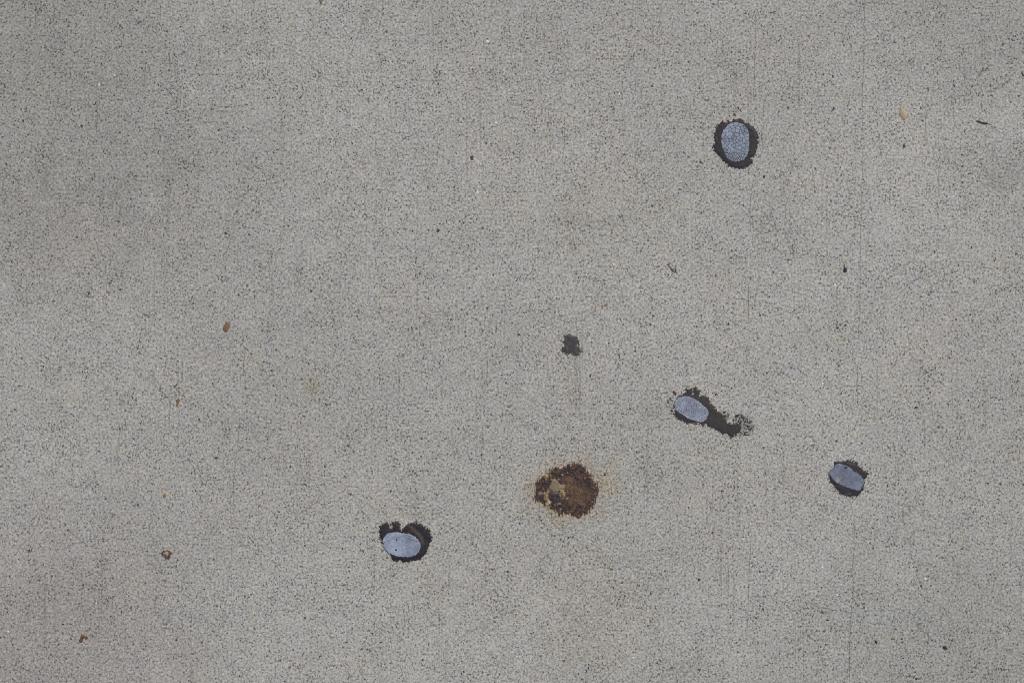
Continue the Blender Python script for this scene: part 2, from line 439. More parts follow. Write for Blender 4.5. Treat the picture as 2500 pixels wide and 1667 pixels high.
# colour: x, y[, half width, half height, rotation]
STONES = {
 'd': [(334,26,3.5,2,30),(293,114,4.5,2,15),(233,252,5.5,1.7,62),(199,308,3.4,4,0),(547,78,3,1.5,0),(496,408,3,2,0),(733,239,5,2.2,30),
  (678,366,4.8,1.6,-10),(668,373,3,2,0),(626,386,3,3,0),(1151,386,4,6.2,10),(1195,301,2.3,2.2,0),(1129,52,3.4,2,0),(1117,152,3.4,1.8,30),(973,214,4,2,20),
  (1592,211,4,2.4,0),(1710,396,4.6,3.2,-30),(1306,318,3.3,2.6,0),(1854,326,2.2,2.2,0),(1395,415,3,2.5,0),(1681,152,3,2.4,0),
  (2035,266,5.3,2.4,68),(1924,263,2.4,3.6,0),(2329,209,5,2,-65),(2487,235,4.2,2,0),(2211,30,3,2.2,0),(2184,104,5,2,-45),(2350,406,3.4,2.6,0),(2264,157,3.6,1.8,0),(1999,160,2.2,2,0),
  (469,726,2.8,2,0),(217,716,6,2.2,75),(188,579,3,2.4,0),(332,430,2.4,2.2,0),(760,711,4,2.8,30),(849,435,3,1.8,0),(1007,564,2.2,3,0),(1074,547,2,2.3,0),
  (1190,752,4,2.4,40),(1101,780,2.6,2.4,0),(1005,801,2,3,20),(1144,600,2.3,2.2,0),(872,772,2.5,2,0),
  (1573,448,2.4,2,0),(1267,817,3.8,3,0),(1292,819,2.2,2.4,0),(1592,503,2.6,3.4,0),(1595,771,3.6,2.6,0),(1324,760,2.8,2.4,0),(1407,668,3,2,-30),(1437,642,2.4,1.8,0),(1865,432,3.2,4,0),(1785,629,3,2.4,0),(1779,791,1.8,5,0),(1582,587,2.2,3,20),
  (2064,794,3.8,2.4,40),(2045,800,3.4,3.2,0),(1938,613,2.4,2.6,0),(1888,664,3,3.4,0),(1924,634,1.8,3.6,0),(2209,798,3,1.8,0),(1985,591,2.8,3,0),(2282,615,2.8,2.8,0),(2372,604,2.4,3,0),(2483,620,2.4,2,0),(2335,780,3,2.6,0),
  (286,924,4,2,25),(486,1023,2.4,3.2,20),(478,1198,2.8,2.6,0),(242,1101,2.6,2.4,0),(240,1182,2.6,2.2,0),(520,936,2.6,2,0),(71,1126,4,1.8,-25),(36,999,2.4,2.4,0),
  (674,854,2.9,2.6,0),(644,883,3,2.4,0),(749,883,2.6,1.4,30),(754,887,1.8,3,30),(869,1051,3,2,0),(661,1116,2,2,0),(842,1162,3,2.2,0),(1236,934,3.6,2.4,30),(1176,1110,3.2,2.4,40),(1036,1219,3,2,0),(856,1207,3,2.4,0),(954,1199,2,3.4,-25),(1118,1046,2.4,2.4,0),(1045,1003,3.4,1.8,20),
  (1441,919,2.6,2.2,0),(1724,889,3,1.8,0),(1747,963,2.4,3.4,0),(1477,1158,3.4,3,0),(1528,1191,2.6,2.4,0),(1681,1238,2.6,2.4,0),(1843,1233,2.2,2.4,0),(1554,1102,2.2,2,0),
  (2185,839,2.4,3.2,0),(2271,958,2.8,2.6,0),(2054,960,2,4,0),(2105,1082,2.6,1.8,0),(2173,1111,2.4,2.2,0),(2412,1179,3.6,2.2,-20),(2442,1180,3.8,2,0),(1932,898,3.4,1.8,-40),(2119,1199,3.4,2.8,0),(1903,1062,2.4,3.2,30),(1898,978,3.6,1.6,-20),(2436,1218,2.4,2,0),(2167,1185,1.8,4.4,0),
  (71,1344,5,2.2,70),(154,1523,3.4,2.6,-30),(434,1366,2.6,2.4,0),(174,1559,3,1.8,40),(276,1411,2.2,3,0),(46,1364,2.4,2,0),(407,1523,2,2,0),(382,1459,2.4,2,0),(127,1386,3.6,1.4,-10),
  (836,1338,2.4,3,0),(1032,1610,2.8,3,0),(909,1545,3,2.4,30),(968,1530,2.2,2,0),(745,1507,3,3,0),(1119,1372,2,3,0),(1201,1389,2.2,2.2,0),
  (1707,1414,5,4,10),(1437,1630,2.4,3.6,0),(1842,1359,3.6,2.2,0),(1356,1432,2.6,2.2,0),(1388,1312,2.6,3,0),(1483,1534,2.2,2.4,0),(1863,1486,3,3,0),(1589,1448,2.4,3.6,0),(1798,1568,2.6,2.4,0),(1582,1527,3,2.4,0),(1354,1307,3,2.2,0),(1437,1621,2.4,2.4,0),
  (2142,1268,3.2,2.4,0),(2249,1429,3.6,2.8,15),(2290,1443,2.8,2.2,0),(2020,1513,4.8,3,-10),(2038,1522,2.8,2.4,0),(2110,1472,2.6,2,0),(2074,1605,2.8,2.4,0),(2237,1656,3.4,3,0),(2205,1606,2.4,2,0),(2193,1398,2,2.4,0)],
 'b': [(884,220,3.6,2.6,0),(2033,187,2.7,3.5,0),(2449,108,4.2,2.6,30),(2207,357,4,5,0),(551,570,4.4,3.6,0),(1070,563,3.6,5,-30),(2058,102,3.2,2.4,0),(1786,128,2.4,2.8,0),(1804,147,4,2,20),(2248,265,2.8,2.4,0),
  (528,1117,5.6,3,25),(1856,769,2.6,2.4,0),(2237,994,5.6,2.8,0),(73,1420,2,4,-20),(2007,1493,2.8,3.4,0),(2201,1559,4,2.8,0),(2183,318,2,2,0)],
 'g': [(431,238,3,3.2,0),(900,247,3.6,3,-30),(1524,319,3,3,0),(502,660,4,2.4,30),(1035,788,3.4,3.6,0),(1519,527,3,5,10),(2050,523,2,4,0),(462,1123,2.8,3,0),(430,964,4.4,2.2,-10),(609,1098,3.4,3.4,0),
  (984,866,4.2,4.2,0),(1191,1041,5,4,0),(1334,993,3.2,4.8,0),(1307,1047,4.6,4.4,0),(2317,871,3.6,4,0),(1564,1456,3,2.8,0),(707,1628,3.4,5.4,0),(1387,144,3,2.4,0),(964,1120,3,3,0),(835,1240,3,3,0)],
 'w': [(242,207,3.2,3,0),(280,185,2.4,2.2,0),(1190,102,4,3.4,0),(1211,300,3.8,2.6,0),(1512,230,2.2,3.4,0),(1715,233,2,2,0),(371,474,2.4,1.8,0),(468,697,2,2.6,0),(1498,646,2.7,2.7,0),(2007,547,2.6,2.4,0),(2039,696,3.4,2.6,0),(2161,783,2.4,2.4,0),
  (130,864,2.6,3,0),(114,1072,2.2,2.6,0),(2008,936,2.8,3.2,0),(2208,980,2.2,2,0),(235,1472,2.3,3,0),(20,1541,3,2.2,0),(1064,1273,2.2,2.4,0),(1689,1492,2.4,2.2,0),(1546,1604,3.2,2.6,0),(1717,1463,2.2,2,0),
  (1998,1463,3.4,2,0),(2044,1451,3,2.8,0),(2054,1426,2.6,2,0),(2260,1413,4,2.8,0),(2308,1460,2.4,1.8,0),(2007,1385,2.4,2,0),(2453,1545,2.8,2,0),(1166,469,4.6,3.8,0),(1413,464,2.2,2.2,0),(1417,1082,2.6,2,0),(2428,1480,1.6,1.6,0)],
 't': [(1330,340,3.6,2.8,0),(1323,265,2.4,2.2,0),(1481,124,2.8,2.4,0),(965,597,3,3,0),(304,960,3,2.6,0),(204,1516,3.4,4.2,0),(1404,711,3.4,2.4,0),(1351,891,3.4,4.6,20),(1384,961,2.8,3,0),(1413,888,5,3.4,0),(1505,506,4,3,0),(1541,425,3,5,25)],
 'r': [(891,523,3.4,3,0),(1401,1010,2.6,3,0),(876,1077,2.6,2.4,0),(652,703,2.4,1.8,0),(745,535,2,2.2,0)],
 'o': [(1515,649,1.8,1.8,0),(1461,685,2.4,2.2,0),(1526,584,2,2,0),(1347,433,2.2,1.8,0),(1413,597,2.4,2,0),(1495,1530,2,2,0),(1407,1512,2.8,2.6,0),(1458,1447,2,2.4,0),(1442,1364,2.6,2,0),(1609,1585,2.4,2.4,0),(1471,1083,3.6,2.2,0)],
 'y': [(902,496,2.6,2.6,0),(1517,802,2.4,2.6,20)],
 'v': [(1045,457,3.6,4.2,0),(2308,1462,1.5,1.5,0)],
 'l': [(2280,1366,4,3.6,0),(1938,1621,4,3,0),(1164,1593,4,3,0),(1420,720,3.4,3.4,0),(1936,662,4.6,4,0),(0+10,700,7,8,0)],
}
for key, lst in STONES.items():
    for t in lst:
        o = bpy.data.objects.new('stone', random.choice(STONE_V)); col.objects.link(o)
        o.parent = pavement
        o.location = W(t[0], t[1]); o.scale = (t[2] * S, t[3] * S, 0.0004)
        o.rotation_euler.z = math.radians(t[4])
        o.material_slots[0].link = 'OBJECT'; o.material_slots[0].material = SM[key]

# fine grit too small to pick apart: one mesh
def grit():
    VS, FS, CS = [], [], []
    pal = [(lin(48, 48, 50), .50), (lin(84, 82, 78), .22), (lin(204, 200, 190), .12), (lin(120, 120, 132), .08), (lin(150, 118, 88), .08)]
    cum = np.cumsum([p for _, p in pal])
    k = 0
    for i in range(5200):
        px, py = RNG.uniform(-250, 2750), RNG.uniform(-250, 1917)
        r = RNG.uniform(0.7, 1.25) if RNG.random() < .88 else RNG.uniform(1.3, 2.2)
        el = RNG.uniform(0.6, 1.6); th = RNG.uniform(0, math.pi)
        c = pal[int(np.searchsorted(cum, RNG.random()))][0] * RNG.uniform(.8, 1.25)
        n = 5
        for j in range(n):
            a = 2 * math.pi * j / n + RNG.uniform(-.3, .3); q = r * RNG.uniform(.7, 1.15)
            x, y = math.cos(a) * q * el, math.sin(a) * q / el
            x, y = x * math.cos(th) - y * math.sin(th), x * math.sin(th) + y * math.cos(th)
            VS.append(W(px + x, py + y, -0.00002)); CS.append(c)
        VS.append(W(px, py, 0.00018)); CS.append(c)
        for j in range(n): FS.append((k + (j + 1) % n, k + j, k + n))
        k += n + 1
    me = bpy.data.meshes.new('grit'); me.from_pydata(VS, [], FS); me.update()
    ca = me.color_attributes.new('Col', 'FLOAT_COLOR', 'POINT')
    a = np.ones((len(VS), 4), np.float32); a[:, :3] = np.array(CS); ca.data.foreach_set('color', a.ravel())
    me.materials.append(M_stone)
    o = bpy.data.objects.new('grit', me); col.objects.link(o); o.parent = pavement
    o['kind'] = 'stuff'
grit()

# ------------------------------------------------------------------ black tar spots with worn pale tops
def empty(name, px, py):
    e = bpy.data.objects.new(name, None); e.location = W(px, py); e.empty_display_size = 0.01
    col.objects.link(e); return e

def tar_part(P, parent, seed, H=0.9, holes=(), blobs=(), ridges=(), col0=lin(43, 43, 49), name='tar', rag=1.0, fringe=()):
    allp = list(P) + [(b[0] + s * b[2], b[1] + s * b[2]) for b in list(blobs) + list(fringe) for s in (-1, 1)]
    X, Y = grid_for(allp, 0.55, 9)
    sd = sdist(P, X, Y)
    for bx, by, br in blobs:
        sd = np.maximum(sd, br - np.hypot(X - bx, Y - by) + 1.2 * fbm(X, Y, 4, seed + 31))
    for bx, by, br in fringe:
        f = br - np.hypot(X - bx, Y - by)
        sd = np.maximum(sd, np.where(f > 0, fbm(X, Y, 3.6, seed + 71, 2) * 6 - 0.8 + np.minimum(f, 4) * 0.35 - 1.2, -9))
    for hx, hy, hr in holes:
        sd = np.minimum(sd, np.hypot(X - hx, Y - hy) - hr + 1.5 * fbm(X, Y, 4, seed + 41))
    sd = sd + rag * (2.2 * fbm(X, Y, 9, seed, 2) + 5.0 * fbm(X, Y, 3.0, seed + 5, 2) * sstep(8, 0, sd))
    g = fbm(X, Y, 4.2, seed + 9, 3); g2 = fbm(X, Y, 16, seed + 12, 2)
    z = H * (1 - np.exp(-np.maximum(sd, 0) / 3.2)) + np.minimum(sd, 0) * 0.25 + 0.16 * g * sstep(0, 3, sd) + 0.14 * g2 * sstep(2, 8, sd) + 0.01
    warm = fbm(X, Y, 24, seed + 3, 2)
    C = np.zeros(X.shape + (3,)) + col0
    C *= (1 + 0.42 * g + 0.24 * g2)[..., None]
    br = sstep(-0.1, 0.7, warm)[..., None] * 0.45
    C = C * (1 - br) + lin(58, 50, 49) * br
    # the thin outer film lets the concrete through: browner, paler
    e = (1 - sstep(0.0, 2.4, sd))[..., None]
    C = C * (1 - 0.5 * e) + lin(112, 102, 94) * 0.5 * e
    for pts, wd, cc in ridges:
        rd = np.full(X.shape, 1e9)
        for (ax, ay), (bx, by) in zip(pts[:-1], pts[1:]):
            ex, ey = bx - ax, by - ay
            t = np.clip(((X - ax) * ex + (Y - ay) * ey) / (ex * ex + ey * ey), 0, 1)
            rd = np.minimum(rd, np.hypot(X - ax - t * ex, Y - ay - t * ey))
        k = np.exp(-(rd / wd) ** 2) * (0.8 + 0.3 * g)
        C = C * (1 - k[..., None]) + cc * k[..., None]; z = z + 0.35 * k
    return field_mesh(name, X, Y, z, np.maximum(C, 0.004), M_tar, parent=parent)

def clip_half(poly, nx, ny, d):
    """keep points with nx*x+ny*y <= d"""
    out = []
    for i in range(len(poly)):
        a = poly[i]; b = poly[(i + 1) % len(poly)]
        da = nx * a[0] + ny * a[1] - d; db = nx * b[0] + ny * b[1] - d
        if da <= 0: out.append(a)
        if (da < 0 < db) or (db < 0 < da):
            t = da / (da - db); out.append((a[0] + (b[0] - a[0]) * t, a[1] + (b[1] - a[1]) * t))
    return out

def cracked_pad(P, parent, seed, cell, z0, z1, base_col, dark_col, cellfn=None, wide=0.5, dip=None):
    """thin dark film with separate flakes on top, cracks between them"""
    rr = random.Random(seed)
    P = [tuple(p) for p in P]
    cx = sum(p[0] for p in P) / len(P); cy = sum(p[1] for p in P) / len(P)
    xs = [p[0] for p in P]; ys = [p[1] for p in P]
    # seeds by dart throwing
    seeds = []; PA = np.array(P)
    for _ in range(6000):
        x, y = rr.uniform(min(xs), max(xs)), rr.uniform(min(ys), max(ys))
        if sdist(PA, np.array([x]), np.array([y]))[0] < 1.2: continue
        c = cell if cellfn is None else cell * cellfn(x, y)
        if all(math.hypot(x - a, y - b) > c * rr.uniform(0.38, 1.1) for a, b in seeds): seeds.append((x, y))
    # under-film
    X, Y = grid_for(P, 0.7, 3)
    sd = sdist(P, X, Y) - 0.3
    z = z0 + 0.1 + np.minimum(sd, 0) * 0.9; 
    Cc = np.zeros(X.shape + (3,)) + dark_col
    film = field_mesh('worn_film', X, Y, z, Cc, M_tar, zcut=z0 - 0.5, parent=parent)
    fx, fy = film.location.x + parent.location.x, film.location.y + parent.location.y
    def hull():
        return list(P)
    flakes = []
    for (sx_, sy_) in seeds:
        poly = [(min(xs) - 5, min(ys) - 5), (max(xs) + 5, min(ys) - 5), (max(xs) + 5, max(ys) + 5), (min(xs) - 5, max(ys) + 5)]
        for (ox, oy) in seeds:
            if (ox, oy) == (sx_, sy_): continue
            dx, dy = ox - sx_, oy - sy_; l = math.hypot(dx, dy)
            if l > cell * 5: continue
            # crack width varies smoothly with place so both sides agree
            mxp, myp = (ox + sx_) / 2, (oy + sy_) / 2
            wgt = wide * (0.45 + 0.55 * (1 + float(vnoise(np.array([mxp / 2.3]), np.array([myp / 2.3]), seed + 3)[0])))
            poly = clip_half(poly, dx / l, dy / l, (dx * mxp + dy * myp) / l - wgt)
            if len(poly) < 3: break
        if len(poly) < 3: continue
        # outline (convex): keep inside of each edge
        n = len(P); area = sum(P[i][0] * P[(i + 1) % n][1] - P[(i + 1) % n][0] * P[i][1] for i in range(n))
        for i in range(n):
            a, b = P[i], P[(i + 1) % n]; ex, ey = b[0] - a[0], b[1] - a[1]; l = math.hypot(ex, ey)
            nx, ny = (ey / l, -ex / l) if area > 0 else (-ey / l, ex / l)
            poly = clip_half(poly, nx, ny, nx * a[0] + ny * a[1] + 0.6)
            if len(poly) < 3: break
        if len(poly) < 3: continue
        # subdivide edges and warp by a shared field so cracks wriggle
        q = []
        for i in range(len(poly)):
            a, b = poly[i], poly[(i + 1) % len(poly)]
            k = 2 if math.hypot(b[0] - a[0], b[1] - a[1]) > 2.5 else 1
            for j in range(k):
                t = j / k; q.append((a[0] + (b[0] - a[0]) * t, a[1] + (b[1] - a[1]) * t))
        A = np.array(q)
        wx = fbm(A[:, 0], A[:, 1], 5.0, seed + 7, 2) * 1.5; wy = fbm(A[:, 0], A[:, 1], 5.0, seed + 8, 2) * 1.5
        A = A + np.stack([wx, wy], 1)
        c0 = A.mean(0)
        ar = 0.5 * abs(np.sum(A[:, 0] * np.roll(A[:, 1], -1) - np.roll(A[:, 0], -1) * A[:, 1]))
        if ar < 2: continue
        flakes.append((A, c0))
    lx, ly = None, None
    for A, c0 in flakes:
        n = len(A); tone = rr.uniform(0.8, 1.2)
        tone *= 1 + 0.22 * float(fbm(np.array([c0[0]]), np.array([c0[1]]), 26, seed + 21, 2)[0])
        ctop = np.clip(base_col * tone, 0, 1)
        hz = z1 + rr.uniform(-0.05, 0.05)
        In = c0 + (A - c0) * 0.82
        V = [((x - c0[0]) * S, -(y - c0[1]) * S, z0 * 0.001) for x, y in A]
        V += [((x - c0[0]) * S, -(y - c0[1]) * S, (hz - 0.1) * 0.001) for x, y in A]
        V += [((x - c0[0]) * S, -(y - c0[1]) * S, hz * 0.001) for x, y in In]
        F = []
        for k in (0, n):
            for i in range(n):
                j = (i + 1) % n; F.append((k + i, k + n + i, k + n + j, k + j))
        F.append(tuple(range(3 * n - 1, 2 * n - 1, -1)))
        me = bpy.data.meshes.new('flake'); me.from_pydata(V, [], F); me.update()
        # sign check so that the top faces up
        if me.polygons[-1].normal.z < 0:
            me.flip_normals()
        ca = me.color_attributes.new('Col', 'FLOAT_COLOR', 'POINT')
        a = np.ones((3 * n, 4), np.float32); a[:n, :3] = dark_col; a[n:2 * n, :3] = ctop * 1.08; a[2 * n:, :3] = ctop
        ca.data.foreach_set('color', a.ravel()); me.materials.append(M_pad)
        o = bpy.data.objects.new('flake', me); col.objects.link(o); o.parent = film
        wx_, wy_, _ = W(c0[0], c0[1])
        o.location = (wx_ - fx, wy_ - fy, 0)
    return film

def smooth_pad(P, parent, seed, z0, z1, colfn, name='worn_film', edge=1.2):
    X, Y = grid_for(P, 0.5, 5)
    sd = sdist(P, X, Y) + 0.9 * fbm(X, Y, 6, seed, 2) + 1.3 * fbm(X, Y, 2.8, seed + 2, 1)
    C, dz = colfn(X, Y, sd)
    z = z0 + (z1 - z0) * sstep(-0.5, edge, sd) + dz * sstep(0, 2, sd) + np.minimum(sd, 0) * 0.9
    rim = np.exp(-((sd - 0.8) / 0.9) ** 2)[..., None]
    C = C * (1 + 0.12 * rim + 0.15 * fbm(X, Y, 2.6, seed + 9, 1)[..., None])
    return field_mesh(name, X, Y, z, np.clip(C, 0.005, 1), M_pad, zcut=z0 - 0.5, parent=parent)

GRP = 'black tar spots with worn bluish tops'
PADC = lin(133, 144, 160)  # blue-grey base colour stands in for sky reflected by the worn tops
DK = lin(52, 52, 60)
# --- upper right, upright oval
c = lambda pts: crop_pts(1680, 250, 7.842, pts)
t1 = empty('tar_spot', 1729, 350)
tag(t1, 'tall oval tar spot near the top right, its blue-grey top crazed into large cells', 'tar spot', GRP)
padP = c([(870,395),(960,400),(1060,440),(1120,510),(1155,600),(1160,750),(1150,900),(1130,1020),(1060,1090),(940,1135),(850,1140),(770,1090),(710,1000),(670,900),(645,820),(635,720),(650,600),(690,520),(760,440)])
tar_part(c([(880,310),(960,330),(1030,320),(1075,385),(1160,400),(1200,440),(1270,470),(1320,560),(1345,660),(1335,800),(1300,900),(1270,1040),(1190,1085),(1250,1130),(1245,1180),(1190,1175),(1130,1250),(1010,1290),(900,1270),(780,1215),(700,1150),(620,1070),(540,1000),(500,920),(470,850),(500,790),(490,700),(500,600),(540,540),(530,480),(570,410),(660,370),(740,385),(760,350),(810,380),(850,340)]),
         t1, 3, holes=[c([(480,790)])[0] + (2.0,)], blobs=[c([(890,240)])[0] + (3.0,), c([(1000,155)])[0] + (2.2,), c([(960,110)])[0] + (1.8,)],
         ridges=[(c([(1180,500),(1260,560),(1290,660)]), 4, lin(58, 60, 62)), (c([(900,330),(920,370)]), 2.4, lin(96, 74, 68)), (c([(530,680),(545,720)]), 2, lin(88, 78, 70))])
cracked_pad(padP, t1, 5, 11.5, 0.75, 1.35, PADC, lin(56, 56, 64), cellfn=lambda x, y: 0.62 if y > 378 else (1.0 if y < 360 else 0.85), wide=0.46)
# --- middle right, slanted oval with tail
c = lambda pts: crop_pts(1600, 920, 9.046, pts)
t2 = empty('tar_spot', 1687, 998)
tag(t2, 'slanted oval tar spot with a long black tail, its top finely crazed', 'tar spot', GRP)
tar_part(c([(540,400),(640,360),(680,320),(640,260),(670,205),(740,260),(800,270),(890,235),(1010,290),(990,370),(960,430),(1040,390),(1130,420),(1180,520),(1260,600),(1350,700),(1420,780),(1470,830),(1540,900),(1590,1000),(1640,1060),(1720,1020),(1830,1030),(1890,1120),(1880,1190),(1820,1230),(1770,1290),(1680,1350),(1610,1270),(1570,1250),(1500,1280),(1430,1230),(1340,1170),(1240,1120),(1170,1100),(1090,1020),(1080,1090),(1020,1090),(950,1020),(850,1020),(740,1030),(620,990),(500,940),(430,870),(400,800),(420,740),(400,650),(430,520)]),
         t2, 9, H=0.75, holes=[c([(830,370)])[0] + (3.2,), c([(815,300)])[0] + (1.8,)],
         blobs=[c([(410,370)])[0] + (3.0,), c([(360,725)])[0] + (3.4,), c([(1340,390)])[0] + (2.2,)],
         fringe=[c([(1960,1100)])[0] + (24,), c([(1850,960)])[0] + (16,), c([(1540,860)])[0] + (12,), c([(360,540)])[0] + (11,)], rag=1.4, col0=lin(54, 52, 54))
cracked_pad(c([(640,425),(740,435),(850,480),(960,550),(1080,650),(1150,720),(1165,780),(1140,870),(1100,940),(1060,980),(1000,990),(900,965),(780,930),(690,890),(590,830),(510,770),(440,700),(415,600),(450,520),(520,460)]),
            t2, 12, 6.4, 0.65, 1.15, lin(145, 155, 172), lin(76, 81, 92), cellfn=lambda x, y: 1.15 if x > 1690 else 0.85, wide=0.24)  # top colour again includes the reflected sky
# --- right, grainy slab
c = lambda pts: crop_pts(1980, 1090, 10.456, pts)
t3 = empty('tar_spot', 2068, 1167)
tag(t3, 'rightmost tar spot, slanted with a smooth uncracked slate-blue top', 'tar spot', GRP)
tar_part(c([(600,400),(690,350),(780,370),(880,345),(1030,355),(1080,400),(1170,375),(1200,450),(1260,540),(1340,600),(1430,630),(1475,690),(1420,820),(1360,850),(1350,1000),(1330,1120),(1240,1200),(1160,1285),(1080,1250),(980,1280),(850,1260),(740,1190),(640,1090),(570,1000),(500,930),(460,830),(470,700),(550,600),(580,480)]),
         t3, 21, H=0.8, ridges=[(c([(900,420),(1100,480)]), 2.2, lin(78, 68, 58)), (c([(860,1230),(1010,1200)]), 2.0, lin(80, 84, 92))], blobs=[c([(430,830)])[0] + (1.8,)])
def col3(X, Y, sd):
    g = fbm(X, Y, 3.2, 55, 2); g2 = fbm(X, Y, 18, 57, 2); g3 = fbm(X, Y, 9, 58, 2)
    C = np.zeros(X.shape + (3,)) + lin(108, 117, 134)  # slate-blue base with the sky's reflection painted in
    C *= (1 + 0.30 * g + 0.28 * g2)[..., None]
    sx_, sy_ = c([(670, 840)])[0]
    k = sstep(8, 3, np.hypot((X - sx_), (Y - sy_) * 0.8) + 3 * g3)[..., None] * 0.85
    C = C * (1 - k) + lin(160, 150, 142) * k
    hx, hy = c([(880, 530)])[0]
    k = sstep(4.0, 2.0, np.hypot((X - hx) * 0.6, Y - hy))[..., None]
    C = C * (1 - k) + lin(60, 58, 60) * k
    return C, 0.07 * g + 0.15 * g2
smooth_pad(c([(640,450),(750,440),(880,480),(980,530),(1080,610),(1180,680),(1260,740),(1350,850),(1320,960),(1280,1090),(1240,1130),(1150,1125),(1040,1080),(900,1045),(780,1000),(650,920),(560,840),(490,760),(450,680),(500,610),(560,560),(590,490)]),
           t3, 31, 0.65, 1.3, col3)
o = None
# --- lower middle, ridged top with two holes
c = lambda pts: crop_pts(890, 1240, 9.8, pts)
t4 = empty('tar_spot', 981, 1328)
tag(t4, 'tar spot near the bottom, its ridged pale top pierced by two black dots', 'tar spot', GRP)
tar_part(c([(490,325),(570,340),(610,390),(660,350),(740,310),(820,330),(870,390),(850,470),(880,530),(930,480),(1030,400),(1110,350),(1200,330),(1260,370),(1330,345),(1400,400),(1470,480),(1550,510),(1580,600),(1630,690),(1600,760),(1560,850),(1530,950),(1525,1050),(1460,1070),(1440,1120),(1360,1230),(1250,1240),(1150,1270),(1050,1300),(930,1310),(850,1270),(800,1260),(720,1295),(660,1230),(600,1120),(520,1000),(450,890),(400,800),(360,700),(350,560),(375,420)]),
         t4, 40, H=1.0, holes=[c([(632,440)])[0] + (3.6,)], col0=lin(35, 35, 41),
         ridges=[(c([(1130,490),(1240,580),(1340,700),(1385,830)]), 4.6, lin(84, 74, 66)), (c([(700,370),(820,430)]), 4, lin(66, 54, 50)), (c([(1040,430),(1130,470)]), 2, lin(80, 72, 72))])
def col4(X, Y, sd):
    u = ((X * 0.78 + Y * 0.62)) + 1.2 * fbm(X, Y, 22, 61, 2)
    rp = 0.5 + 0.5 * np.cos(2 * math.pi * u / 3.1)
    px_, py_ = c([(900, 900)])[0]
    right = sstep(-6, 14, (X - px_) + 0.25 * (Y - py_))
    amt = (0.3 + 1.0 * right) * (0.6 + 0.4 * fbm(X, Y, 9, 63, 2))
    C = np.zeros(X.shape + (3,)) + lin(149, 161, 181)  # pale blue base, sky reflection put into the colour
    g = fbm(X, Y, 3, 66, 2); g2 = fbm(X, Y, 20, 67, 2)
    C *= (1 - 0.55 * (1 - rp) * amt + 0.20 * g + 0.16 * g2)[..., None]
    dz = 0.12 * (rp - 1) * amt + 0.04 * g
    for pts, w in ((([(480,820),(620,760),(740,700),(850,680),(960,650),(1060,665),(1180,700)]), 0.7), (([(980,700),(1080,740),(1200,780),(1310,800)]), 0.8), (([(560,610),(600,640)]), 0.8)):
        q = c(pts); rd = np.full(X.shape, 1e9)
        for (ax, ay), (bx, by) in zip(q[:-1], q[1:]):
            ex, ey = bx - ax, by - ay
            t = np.clip(((X - ax) * ex + (Y - ay) * ey) / (ex * ex + ey * ey), 0, 1)
            rd = np.minimum(rd, np.hypot(X - ax - t * ex, Y - ay - t * ey))
        k = np.exp(-(rd / w) ** 2)
        C *= (1 - 0.5 * k)[..., None]; dz -= 0.15 * k
    for hx, hy, r in (c([(770, 750)])[0] + (1.9,), c([(752, 998)])[0] + (2.3,)):
        k = sstep(r + 0.7, r - 0.5, np.hypot(X - hx, Y - hy))
        C = C * (1 - k[..., None]) + lin(34, 28, 36) * k[..., None]; dz -= 0.45 * k
    return C, dz
smooth_pad(c([(720,570),(800,575),(900,595),(1050,605),(1180,660),(1270,730),(1330,820),(1355,900),(1320,1020),(1260,1090),(1150,1150),(1020,1170),(880,1165),(780,1155),(690,1115),(600,1080),(540,1030),(470,980),(450,890),(480,850),(430,800),(450,720),(490,650),(560,600),(640,580)]),
           t4, 71, 0.85, 1.6, col4)

# --- plain dark blot, worn thin
c = lambda pts: crop_pts(1300, 790, 10.456, pts)
t5 = tar_part(c([(850,290),(900,265),(980,300),(1060,310),(1110,340),(1150,370),(1175,430),(1165,500),(1130,550),(1180,580),(1200,630),(1290,640),(1250,700),(1190,750),(1180,810),(1100,825),(1040,800),(1000,760),(930,790),(860,775),(780,755),(735,690),(740,630),(800,570),(790,500),(750,450),(800,400),(800,340)]),
              None, 80, H=0.45, holes=[c([(920,480)])[0] + (1.3,)], col0=lin(68, 66, 69), rag=1.1, name='dark_blot',
              ridges=[(c([(980,330),(1040,350)]), 2.4, lin(96, 86, 82)), (c([(860,590),(880,690)]), 2.4, lin(84, 80, 72)), (c([(1120,680),(1110,780)]), 2.4, lin(84, 80, 72))])
tag(t5, 'small ragged charcoal blot without a pale top, above the rust stain', 'blot')

# ------------------------------------------------------------------ rust stain
c = lambda pts: crop_pts(1270, 1100, 8.252, pts)
rust = empty('rust_stain', 1385, 1198)
tag(rust, 'round brown rust stain with a crusty dark rim and a bare patch on its left', 'rust stain')
RP = c([(640,390),(730,330),(820,340),(900,290),(1000,270),(1130,240),(1240,270),(1320,370),(1420,460),(1500,570),(1550,700),(1570,820),(1530,950),(1500,1080),(1430,1190),(1370,1270),(1250,1300),(1140,1340),(1050,1310),(900,1280),(780,1310),(690,1220),(560,1170),(480,1090),(390,1040),(290,1000),(265,930),(285,800),(305,680),(365,590),(440,530),(550,520)])
X, Y = grid_for(RP, 0.55, 14)
sd = sdist(RP, X, Y)
